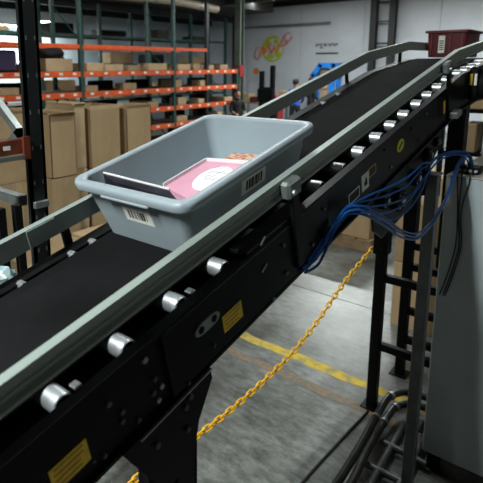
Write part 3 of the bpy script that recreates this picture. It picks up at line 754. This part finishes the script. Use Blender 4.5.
# low cartons under the belt, seen below the guard rail
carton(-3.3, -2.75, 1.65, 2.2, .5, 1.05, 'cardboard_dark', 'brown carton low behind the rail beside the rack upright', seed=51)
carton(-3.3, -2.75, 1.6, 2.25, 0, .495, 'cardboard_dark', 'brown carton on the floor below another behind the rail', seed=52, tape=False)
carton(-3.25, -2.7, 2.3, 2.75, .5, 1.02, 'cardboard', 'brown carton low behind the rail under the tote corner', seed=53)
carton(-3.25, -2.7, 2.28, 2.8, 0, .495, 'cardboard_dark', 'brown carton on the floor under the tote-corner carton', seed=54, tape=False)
# cartons beyond the conveyor, lower middle and right
pallet(-3.55, -2.35, 6.05, 7.2, 'dark wooden pallet under the orange-brown carton below the conveyor')
carton(-3.5, -2.4, 6.1, 7.1, .142, .62, 'cardboard', 'wide orange-brown carton on a pallet seen under the conveyor', seed=60)
pallet(-2.2, -1.0, 7.0, 8.1, 'wooden pallet behind the stand legs')
carton(-2.15, -1.6, 7.05, 7.9, .142, .85, 'cardboard_light', 'pale carton behind the black stand, left of two', seed=61)
carton(-1.55, -1.05, 7.05, 7.9, .142, .95, 'cardboard', 'brown carton behind the black stand, right of two', seed=62)
carton(-1.5, -1.1, 4.42, 4.82, .0, .60, 'cardboard', 'brown carton on the floor behind the steel post', seed=63)
carton(-1.5, -1.12, 4.42, 4.80, .605, 1.15, 'cardboard_dark', 'dark brown carton stacked behind the steel post', seed=64)
cs = thing('shelf_stand', (-1.05, 5.2, 0), 'black shelving stand behind the grey cabinet', 'shelf')
for x_ in (-1.36, -.86):
    for y_ in (5.02, 5.38):
        MB().bb((x_-.02, y_-.02, 0), (x_+.02, y_+.02, 2.25)).build('post', 'black_paint', cs)
for zz in (1.50, 1.88):
    MB().bb((-1.38, 5.0, zz), (-.84, 5.4, zz+.03)).build('shelf_board', 'black_paint', cs)
carton(-1.19, -1.08, 5.02, 5.3, 1.53, 1.785, 'cardboard', 'narrow tan carton on the black shelf above the grey cabinet', seed=65)
carton(-1.17, -.98, 5.02, 5.3, 1.91, 2.11, 'cardboard_light', 'pale carton on the upper black shelf beside the motor', seed=66)

# ------------------------------------------------------------------ orange pallet rack
RX = -9.0
rk = thing('pallet_rack', (RX-.5, 8.8, 0), 'long orange-beamed pallet rack with green uprights along the left aisle', 'rack')
UY = [2.2, 4.45, 6.83, 9.68, 12.35]
for y_ in UY:
    for x_ in (RX-.05, RX-1.0):
        MB().bb((x_-.04, y_-.04, 0), (x_+.04, y_+.04, 3.9 if y_ < 12 else 2.2), bev=.006).build('upright', 'upright_green', rk)
    for k in range(4):
        z0 = .3+.85*k
        if y_ > 12 and k > 1: continue
        a, b = Vector((RX-.09, y_, z0)), Vector((RX-.96, y_, z0+.7)); MB().tube([a, b], .014, 6).build('brace', 'upright_green', rk)
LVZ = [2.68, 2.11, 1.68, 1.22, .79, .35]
for bi in range(4):
    y0, y1 = UY[bi]+.04, UY[bi+1]-.04
    for li, z_ in enumerate(LVZ):
        if li == 0 and bi == 3: y1b = 10.95
        else: y1b = y1
        hh = .085 if li == 0 else .115
        for x_ in (RX-.03, RX-1.02):
            b_ = MB().bb((x_-.025, y0, z_-hh/2), (x_+.025, y1b, z_+hh/2), bev=.006).build('beam', 'beam_orange', rk)
            if x_ > RX-.5 and li:
                n = 7
                for q in range(n):
                    yy = y0+(y1b-y0)*(q+.5)/n
                    MB().bb((x_+.025, yy-.045, z_-.012), (x_+.028, yy+.045, z_+.035)).build('beam_label', 'label_white', b_)
        if li:
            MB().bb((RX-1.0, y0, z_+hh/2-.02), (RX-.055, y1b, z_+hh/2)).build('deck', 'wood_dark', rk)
            for q in range(3):
                pass
MB().bb((RX-.09, 10.93, 0), (RX-.01, 11.03, 3.9), bev=.006).build('upright', 'upright_dark', rk)
# cartons on the rack
rr = random.Random(21); ORD = ['first', 'second', 'third', 'fourth', 'fifth', 'sixth', 'seventh', 'eighth', 'ninth', 'tenth', 'eleventh', 'twelfth', 'thirteenth', 'fourteenth', 'fifteenth', 'sixteenth', 'seventeenth', 'eighteenth', 'nineteenth', 'twentieth']
names = {1: 'upper full shelf', 2: 'second full shelf', 3: 'third full shelf', 4: 'fourth full shelf'}
for li in (1, 2, 3, 4):
    y_ = 5.5 if li == 1 else 5.0; n = 0
    while y_ < 12.1:
        wd = rr.uniform(.28, .75) if li == 1 else rr.uniform(.22, .45)
        gap = rr.uniform(.02, .35) if li == 1 else rr.uniform(.3, 1.5)
        h_ = rr.uniform(.11, .19) if li == 1 else rr.uniform(.10, .20)
        if any(abs(u-(y_+wd/2)) < wd/2+.06 for u in UY): y_ += .14; continue
        if li == 1 and y_ < 6.75 and y_+wd > 6.0: y_ += .1; continue
        if y_+wd > 12.25: break
        z_ = LVZ[li]+.0575
        t = rr.random()
        mt = 'cardboard_light' if t < .45 else 'cardboard' if t < .8 else 'cardboard_dark'
        carton(RX-rr.uniform(.35, .7), RX-.03-rr.uniform(0, .1), y_, y_+wd, z_+.001, z_+h_, mt,
               'brown carton on the %s of the orange rack, %s from the left' % (names[li], ORD[min(n, 19)]), 'cartons on the orange rack', seed=int(y_*100)+li, tape=False)
        n += 1; y_ += wd+gap
# dark goods deeper on the shelves
for li in (2, 3, 4, 5):
    for k in range(6):
        y_ = 5.1+k*1.17+.12*li
        if any(abs(u-(y_+.3)) < .4 for u in UY): continue
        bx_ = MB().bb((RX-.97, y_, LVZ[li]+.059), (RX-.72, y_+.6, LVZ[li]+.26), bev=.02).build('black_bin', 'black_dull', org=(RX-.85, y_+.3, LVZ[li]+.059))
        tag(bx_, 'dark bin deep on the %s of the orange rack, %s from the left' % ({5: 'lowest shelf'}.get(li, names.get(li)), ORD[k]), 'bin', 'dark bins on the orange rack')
# black sack on the upper shelf
sk_ = MB(); bmesh.ops.create_icosphere(sk_.bm, subdivisions=3, radius=1)
for v in sk_.bm.verts:
    q = v.co; v.co = Vector((RX-.45+.22*q.x, 6.35+.33*q.y*(1+.2*q.z), 2.54+.13*q.z+.03*math.sin(5*q.y)))
so = sk_.build('black_sack', 'cloth_black', org=(RX-.45, 6.35, 2.42)); tag(so, 'black sack on top of a carton on the orange rack', 'sack')
carton(RX-.75, RX-.15, 6.05, 6.7, 2.17, 2.43, 'cardboard_light', 'pale carton under the black sack on the orange rack', seed=77, tape=False)
# purple wrapped pallet load at the far left of the top levels
pl = MB().bb((RX-.95, 4.6, 2.17), (RX-.1, 5.4, 2.58), bev=.04).build('wrapped_load', 'purple_dark', org=(RX-.5, 5.0, 2.17))
tag(pl, 'dark purple wrapped load on the orange rack at the left edge', 'load')

# second rack row against the left wall
rk2 = thing('pallet_rack', (-13.2, 11, 0), 'dark green pallet rack standing behind the orange rack at the left wall', 'rack')
UY2 = [6.2, 8.3, 10.4, 12.5, 14.6, 16.7]
for y_ in UY2:
    for x_ in (-12.8, -13.7):
        MB().bb((x_-.05, y_-.05, 0), (x_+.05, y_+.05, 4.1)).build('upright', 'upright_green', rk2)
for i in range(5):
    for z_ in (1.2, 2.3, 3.15):
        for x_ in (-12.8, -13.7):
            MB().bb((x_-.025, UY2[i]+.05, z_-.04), (x_+.025, UY2[i+1]-.05, z_+.04)).build('beam', 'upright_green', rk2)
        MB().bb((-13.68, UY2[i]+.05, z_+.0), (-12.83, UY2[i+1]-.05, z_+.03)).build('deck', 'wood_dark', rk2)
rr = random.Random(9)
for i in range(5):
    for z_, nm in ((1.2, 'lower'), (2.3, 'middle'), (3.15, 'upper')):
        y0 = UY2[i]+.15+rr.random()*.5; wd = rr.uniform(.6, 1.1); h_ = rr.uniform(.35, .65) if z_ < 2 else rr.uniform(.15, .38)
        b_ = MB().bb((-13.6, y0, z_+.03), (-13.0, y0+wd, z_+.03+h_), bev=.03).build('dark_load', rr.choice(['black_dull', 'wood_dark', 'black_dull', 'cardboard_dark']), org=(-13.3, y0+wd/2, z_+.03))
        tag(b_, 'dark load on the %s level of the green rack, %s bay from the left' % (nm, ORD[i]), 'load', 'loads on the green rack')
# round duct under the roof
du = thing('round_duct', (-10.3, 10.6, 3.85), 'cream round duct hung under the roof above the orange rack', 'duct')
P = smooth_path([(-10.9, 7.6, 4.02), (-10.3, 9.4, 4.02), (-10.0, 10.8, 4.00), (-9.75, 12.3, 3.88)], 8)
MB().tube(P, .11, 16).build('pipe', 'duct_cream', du)
for k in (4, 12, 20):
    MB().cyl(P[k]-(P[k+1]-P[k-1]).normalized()*.02, P[k]+(P[k+1]-P[k-1]).normalized()*.02, .122, 16).build('collar', 'galv', du)
    MB().cyl(P[k]+Vector((0, 0, .1)), Vector((P[k].x, P[k].y, 4.8)), .008, 6).build('hanger', 'steel', du)

# ------------------------------------------------------------------ back wall pieces
WY = 18.962
mu = thing('wall_mural', (-12.08, WY, 2.4), 'round yellow-green painted mural with orange and pink script on the white wall', 'mural')
def wdisc(c, r0, r1, a0, a1, mt, name, dy, sy=1.0):
    A_, B_ = [], []
    n = 28
    for i in range(n+1):
        a = R(a0+(a1-a0)*i/n)
        A_.append((c[0]+r1*math.cos(a), dy, c[1]+r1*sy*math.sin(a))); B_.append((c[0]+r0*math.cos(a), dy, c[1]+r0*sy*math.sin(a)))
    return MB().prism(A_+list(reversed(B_)), (0, -.004, 0)).build(name, mt, mu)
mc = (-12.05, 2.94)
wdisc(mc, .42, .54, 60, 170, 'mural_green', 'ring_arc', WY)
wdisc(mc, .48, .54, 350, 420, 'mural_green', 'ring_arc', WY)
wdisc(mc, .45, .54, 190, 350, 'mural_green', 'ring_arc', WY)
for (dx, dz, r_, s_) in ((-.22, .22, .19, .8), (.15, .30, .12, .7), (-.10, -.30, .19, .55), (.24, -.22, .14, .9), (.3, .12, .12, 1)):
    MB().prism([(mc[0]+dx+r_*math.cos(2*math.pi*i/16)*(1+.2*math.sin(3*i)), WY-.002, mc[1]+dz+s_*r_*math.sin(2*math.pi*i/16)) for i in range(16)], (0, -.004, 0)).build('leaf_blot', 'mural_green', mu)
def stroke(pts, r, mt):
    pts = smooth_path([(mc[0]+a, WY-.012, mc[1]+b) for a, b in pts], 6)
    MB().tube(pts, r, 6).build('script_stroke', mt, mu)
stroke([(-.70, .10), (-.84, -.05), (-.88, -.3), (-.76, -.42), (-.62, -.30)], .035, 'mural_pink')
stroke([(-.62, -.3), (-.52, -.02), (-.40, .08), (-.42, -.16), (-.28, -.02), (-.18, .12)], .055, 'mural_orange')
stroke([(-.2, .3), (-.12, .05), (-.06, -.16), (.05, .0), (.1, .18)], .045, 'mural_pink')
stroke([(.02, -.05), (.12, .05), (.2, -.08), (.3, .06), (.36, .22)], .05, 'mural_orange')
stroke([(.30, .12), (.46, .30), (.55, .52), (.62, .28), (.74, .34)], .04, 'mural_pink')
stroke([(.36, .1), (.6, .16), (.78, .30), (.92, .48)], .04, 'mural_pink')
stroke([(.58, .5), (.70, .62), (.84, .6)], .03, 'mural_pink')
MB().prism([(-12.86+.16*math.cos(2*math.pi*i/14), WY-.002, 2.02+.14*math.sin(2*math.pi*i/14)) for i in range(14)], (0, -.004, 0)).build('faded_blot', 'mural_orange', mu)
ws = thing('wall_lettering', (-9.58, WY, 2.7), 'grey lettering above a dark bar painted on the white wall', 'sign')
x_ = -10.06; rr = random.Random(4)
while x_ < -9.12:
    wd = rr.uniform(.05, .085)
    MB().bb((x_, WY-.004, 2.985), (x_+.02, WY, 3.105)).bb((x_+.02, WY-.004, rr.choice((2.985, 3.03, 3.08))), (x_+wd, WY, 3.105)).build('letter', 'post_grey', ws)
    x_ += wd+.03
MB().bb((-9.88, WY-.004, 2.92), (-9.75, WY, 2.97)).build('letter', 'post_grey', ws)
MB().bb((-10.05, WY-.004, 2.69), (-9.1, WY, 2.755)).build('bar', 'column_dark', ws)

# blue steel frame with shelves
bf = thing('blue_steel_rack', (-8.45, 16.9, 0), 'bright blue steel rack with a slanted top and tan cartons inside, near the back wall', 'rack')
def bpipe(pts, yy): 
    P = [Vector((a, yy, b)) for a, b in pts]
    for i in range(len(P)-1):
        a, b = P[i], P[i+1]; d = (b-a).normalized(); n_ = Vector((0, 1, 0)).cross(d)*.08
        MB().prism([a-n_+Vector((0, -.06, 0))-d*.05, a+n_+Vector((0, -.06, 0))-d*.05, a+n_+Vector((0, .06, 0))-d*.05, a-n_+Vector((0, .06, 0))-d*.05], b-a+d*.1).build('frame_bar', 'blue_paint', bf)
for yy in (16.65, 17.15):
    bpipe([(-8.74, 0), (-8.74, 1.30), (-8.90, 1.92), (-8.62, 2.27), (-8.10, 2.27), (-8.16, 1.85), (-8.24, 0)], yy)
for a, b in ((-8.90, 1.92), (-8.62, 2.27), (-8.10, 2.27)):
    MB().bb((a-.08, 16.65, b-.08), (a+.08, 17.15, b+.08)).build('cross_bar', 'blue_paint', bf)
MB().bb((-8.66, 16.72, 1.90), (-8.24, 17.08, 2.16)).build('hood_panel', 'cardboard_dark', bf)
for k, (z0, z1, mt) in enumerate(((1.50, 1.88, 'cardboard_light'), (1.0, 1.42, 'cardboard'), (.5, .92, 'cardboard_light'))):
    MB().bb((-8.63, 16.70, z0-.05), (-8.35, 17.1, z0)).build('shelf_board', 'wood', bf)
    carton(-8.62, -8.36, 16.71, 17.1, z0, z1, mt, 'tan carton on the %s shelf of the blue frame' % ['top', 'middle', 'bottom'][k], seed=90+k)

# packing tables, stacker and people
def table(x0, x1, y0, y1, h, label):
    t = thing('packing_table', ((x0+x1)/2, (y0+y1)/2, 0), label, 'table')
    MB().bb((x0, y0, h-.04), (x1, y1, h), bev=.004).build('table_top', 'wood', t)
    for a in (x0+.05, x1-.05):
        for b in (y0+.05, y1-.05): MB().bb((a-.025, b-.025, 0), (a+.025, b+.025, h-.04)).build('leg', 'steel', t)
    return t
table(-11.4, -9.9, 15.6, 16.3, .95, 'packing table below the mural')
for k, (x0, wd, h_, mt) in enumerate(((-11.3, .35, .3, 'cardboard_light'), (-10.9, .3, .2, 'tote_red'), (-10.55, .5, .42, 'cardboard'))):
    carton(x0, x0+wd, 15.7, 16.1, .951, .951+h_, mt, ['pale carton at the left end of the packing table', 'red box on the packing table', 'large brown carton at the right end of the packing table'][k], seed=100+k, tape=False)
table(-9.5, -9.02, 15.2, 15.9, .95, 'small table left of the person in blue')
carton(-9.46, -9.08, 15.3, 15.7, .951, 1.42, 'cardboard', 'brown carton on the small table left of the person in blue', seed=110, tape=False)
sk2 = thing('pallet_stacker', (-9.1, 14.0, 0), 'black pallet stacker with twin mast posts and a red body', 'stacker')
for x_, z1 in ((-9.27, 2.10), (-8.87, 2.27)):
    MB().bb((x_-.06, 13.94, .1), (x_+.06, 14.06, z1)).build('mast', 'black_dull', sk2)
MB().bb((-9.27, 13.96, 1.52), (-8.87, 14.04, 1.60)).build('cross_bar', 'black_dull', sk2)
MB().bb((-9.38, 14.07, .15), (-8.72, 14.5, 1.35), bev=.06).build('body', 'red_paint', sk2)
MB().bb((-9.35, 13.86, 1.15), (-8.78, 13.94, 1.55), bev=.02).build('carriage', 'black_dull', sk2)
MB().bb((-9.35, 13.1, .06), (-9.2, 13.95, .12)).build('fork', 'black_dull', sk2); MB().bb((-8.95, 13.1, .06), (-8.8, 13.95, .12)).build('fork', 'black_dull', sk2)
for x_ in (-9.2, -8.9):
    MB().cyl((x_-.04, 14.2, .08), (x_+.04, 14.2, .08), .08, 16).build('wheel', 'black_dull', sk2)
for k, (x0, y0, wd, h_, mt, nm) in enumerate(((-8.45, 13.2, .5, 1.15, 'black_dull', 'tall black bin right of the pallet stacker'), (-7.95, 12.6, .3, .75, 'book_white', 'white bin on the floor before the black bin'), (-7.6, 12.7, .3, .70, 'fixture_white', 'pale bin on the floor beside the white bin'))):
    mb = MB().cyl((x0, y0, .0), (x0, y0, h_), wd*.42, 20, wd*.5); b_ = thing('round_bin', (x0, y0, 0), nm, 'bin')
    mb.build('body', mt, b_); MB().tube([(x0+wd*.5*math.cos(a*math.pi/8), y0+wd*.5*math.sin(a*math.pi/8), h_) for a in range(16)], .02, 6, close=True).build('rim', mt, b_)

def person(x, y, height, heading, label, shirt, pants, bend=0.0):
    H = height
    V = {'pel': (0, 0, .53), 'waist': (0, .01, .60), 'chest': (0, .015, .72), 'neck': (0, .0, .835), 'head0': (0, -.01, .875), 'head': (0, -.015, .93), 'crown': (0, -.005, .975)}
    rad = {'pel': .085, 'waist': .075, 'chest': .092, 'neck': .032, 'head0': .042, 'head': .056, 'crown': .040}
    E_ = [('pel', 'waist'), ('waist', 'chest'), ('chest', 'neck'), ('neck', 'head0'), ('head0', 'head'), ('head', 'crown')]
    for s, nm in ((-1, 'l'), (1, 'r')):
        V.update({'sh'+nm: (s*.105, .01, .80), 'el'+nm: (s*.135, .0, .64), 'wr'+nm: (s*.10, -.12, .585), 'ha'+nm: (s*.085, -.165, .58),
                  'hip'+nm: (s*.055, 0, .50), 'kn'+nm: (s*.06, -.012, .28), 'an'+nm: (s*.062, .012, .045), 'to'+nm: (s*.068, -.07, .018)})
        rad.update({'sh'+nm: .04, 'el'+nm: .03, 'wr'+nm: .02, 'ha'+nm: .022, 'hip'+nm: .056, 'kn'+nm: .038, 'an'+nm: .025, 'to'+nm: .02})
        E_ += [('chest', 'sh'+nm), ('sh'+nm, 'el'+nm), ('el'+nm, 'wr'+nm), ('wr'+nm, 'ha'+nm), ('pel', 'hip'+nm), ('hip'+nm, 'kn'+nm), ('kn'+nm, 'an'+nm), ('an'+nm, 'to'+nm)]
        for f in range(5):
            o_ = (f-1.5)*.009
            if f < 4: b1 = (s*(.085)+o_, -.185, .578); b2 = (s*.082+o_, -.205, .565); b3 = (s*.08+o_, -.214, .552)
            else: b1 = (s*.062, -.17, .585); b2 = (s*.056, -.185, .578); b3 = (s*.054, -.198, .57)
            for q, bb in enumerate((b1, b2, b3)):
                V['f%d%d%s' % (f, q, nm)] = bb; rad['f%d%d%s' % (f, q, nm)] = .0052-.0006*q
            E_ += [('ha'+nm, 'f%d0%s' % (f, nm)), ('f%d0%s' % (f, nm), 'f%d1%s' % (f, nm)), ('f%d1%s' % (f, nm), 'f%d2%s' % (f, nm))]
    keys = list(V); me = bpy.data.meshes.new('tmp')
    me.from_pydata([Vector(V[k])*H for k in keys], [(keys.index(a), keys.index(b)) for a, b in E_], [])
    o = bpy.data.objects.new('tmp', me); COL.objects.link(o)
    mod = o.modifiers.new('s', 'SKIN')
    for k, sv in zip(keys, me.skin_vertices[0].data): sv.radius = (rad[k]*H, rad[k]*H*(.72 if k in ('pel', 'waist', 'chest') else 1)); sv.use_root = (k == 'pel')
    o.modifiers.new('ss', 'SUBSURF').levels = 1
    dg = bpy.context.evaluated_depsgraph_get(); nm_ = bpy.data.meshes.new_from_object(o.evaluated_get(dg))
    bpy.data.objects.remove(o)
    root = thing('person', (x, y, 0), label, 'person'); root.rotation_euler.z = heading
    nm_.materials.clear()
    for mm in ('skin', shirt, pants, 'cloth_black'): nm_.materials.append(MATS[mm])
    for p in nm_.polygons:
        c = p.center/H; p.use_smooth = True
        arm = abs(c.x) > .1 and c.z > .5
        if c.z < .05: p.material_index = 3
        elif c.z < .53 and not (c.y < -.05): p.material_index = 2
        elif c.z > .845 or (c.y < -.07 and c.z > .5) : p.material_index = 0
        else: p.material_index = 1
    b = bpy.data.objects.new('body', nm_); COL.objects.link(b); b.parent = root
    def local(mb, name, mt, sm=60):
        oo = bpy.data.objects.new(name, mb.mesh(name, mt, smooth=sm)); COL.objects.link(oo); oo.parent = root; return oo
    hb = MB(); bmesh.ops.create_uvsphere(hb.bm, u_segments=16, v_segments=10, radius=1)
    for v in hb.bm.verts:
        q = v.co.copy(); v.co = Vector((q.x*.052, q.y*.058+.010, .945+q.z*.052))*H
        if q.y < -.2 and q.z < .35: v.co.y += .055*H
    local(hb, 'hair', 'hair_black')
    for s in (-1, 1):
        e = MB(); e.box(Vector((s*.017, -.062, .935))*H, (.012*H, .006*H, .006*H)); local(e, 'eye', 'hair_black')
        e = MB(); e.box(Vector((s*.052, -.005, .925))*H, (.010*H, .018*H, .030*H), bev=.004); local(e, 'ear', 'skin')
    e = MB(); e.prism([Vector((-.008, -.064, .912))*H, Vector((.008, -.064, .912))*H, Vector((0, -.064, .936))*H], (0, -.012*H, 0)); local(e, 'nose', 'skin')
    e = MB(); e.box(Vector((0, -.058, .895))*H, (.022*H, .006*H, .005*H)); local(e, 'mouth', 'tote_red')
    return root
person(-8.62, 15.0, 1.86, R(200), 'person in a bright blue shirt and dark trousers with their back turned', 'shirt_blue', 'cloth_black')
person(-8.36, 15.6, 1.90, R(150), 'person in black clothes beside the blue steel rack', 'cloth_black', 'cloth_denim')
person(-8.75, 12.0, 1.60, R(60), 'person in dark clothes beside the pale green column', 'cloth_black', 'cloth_denim')
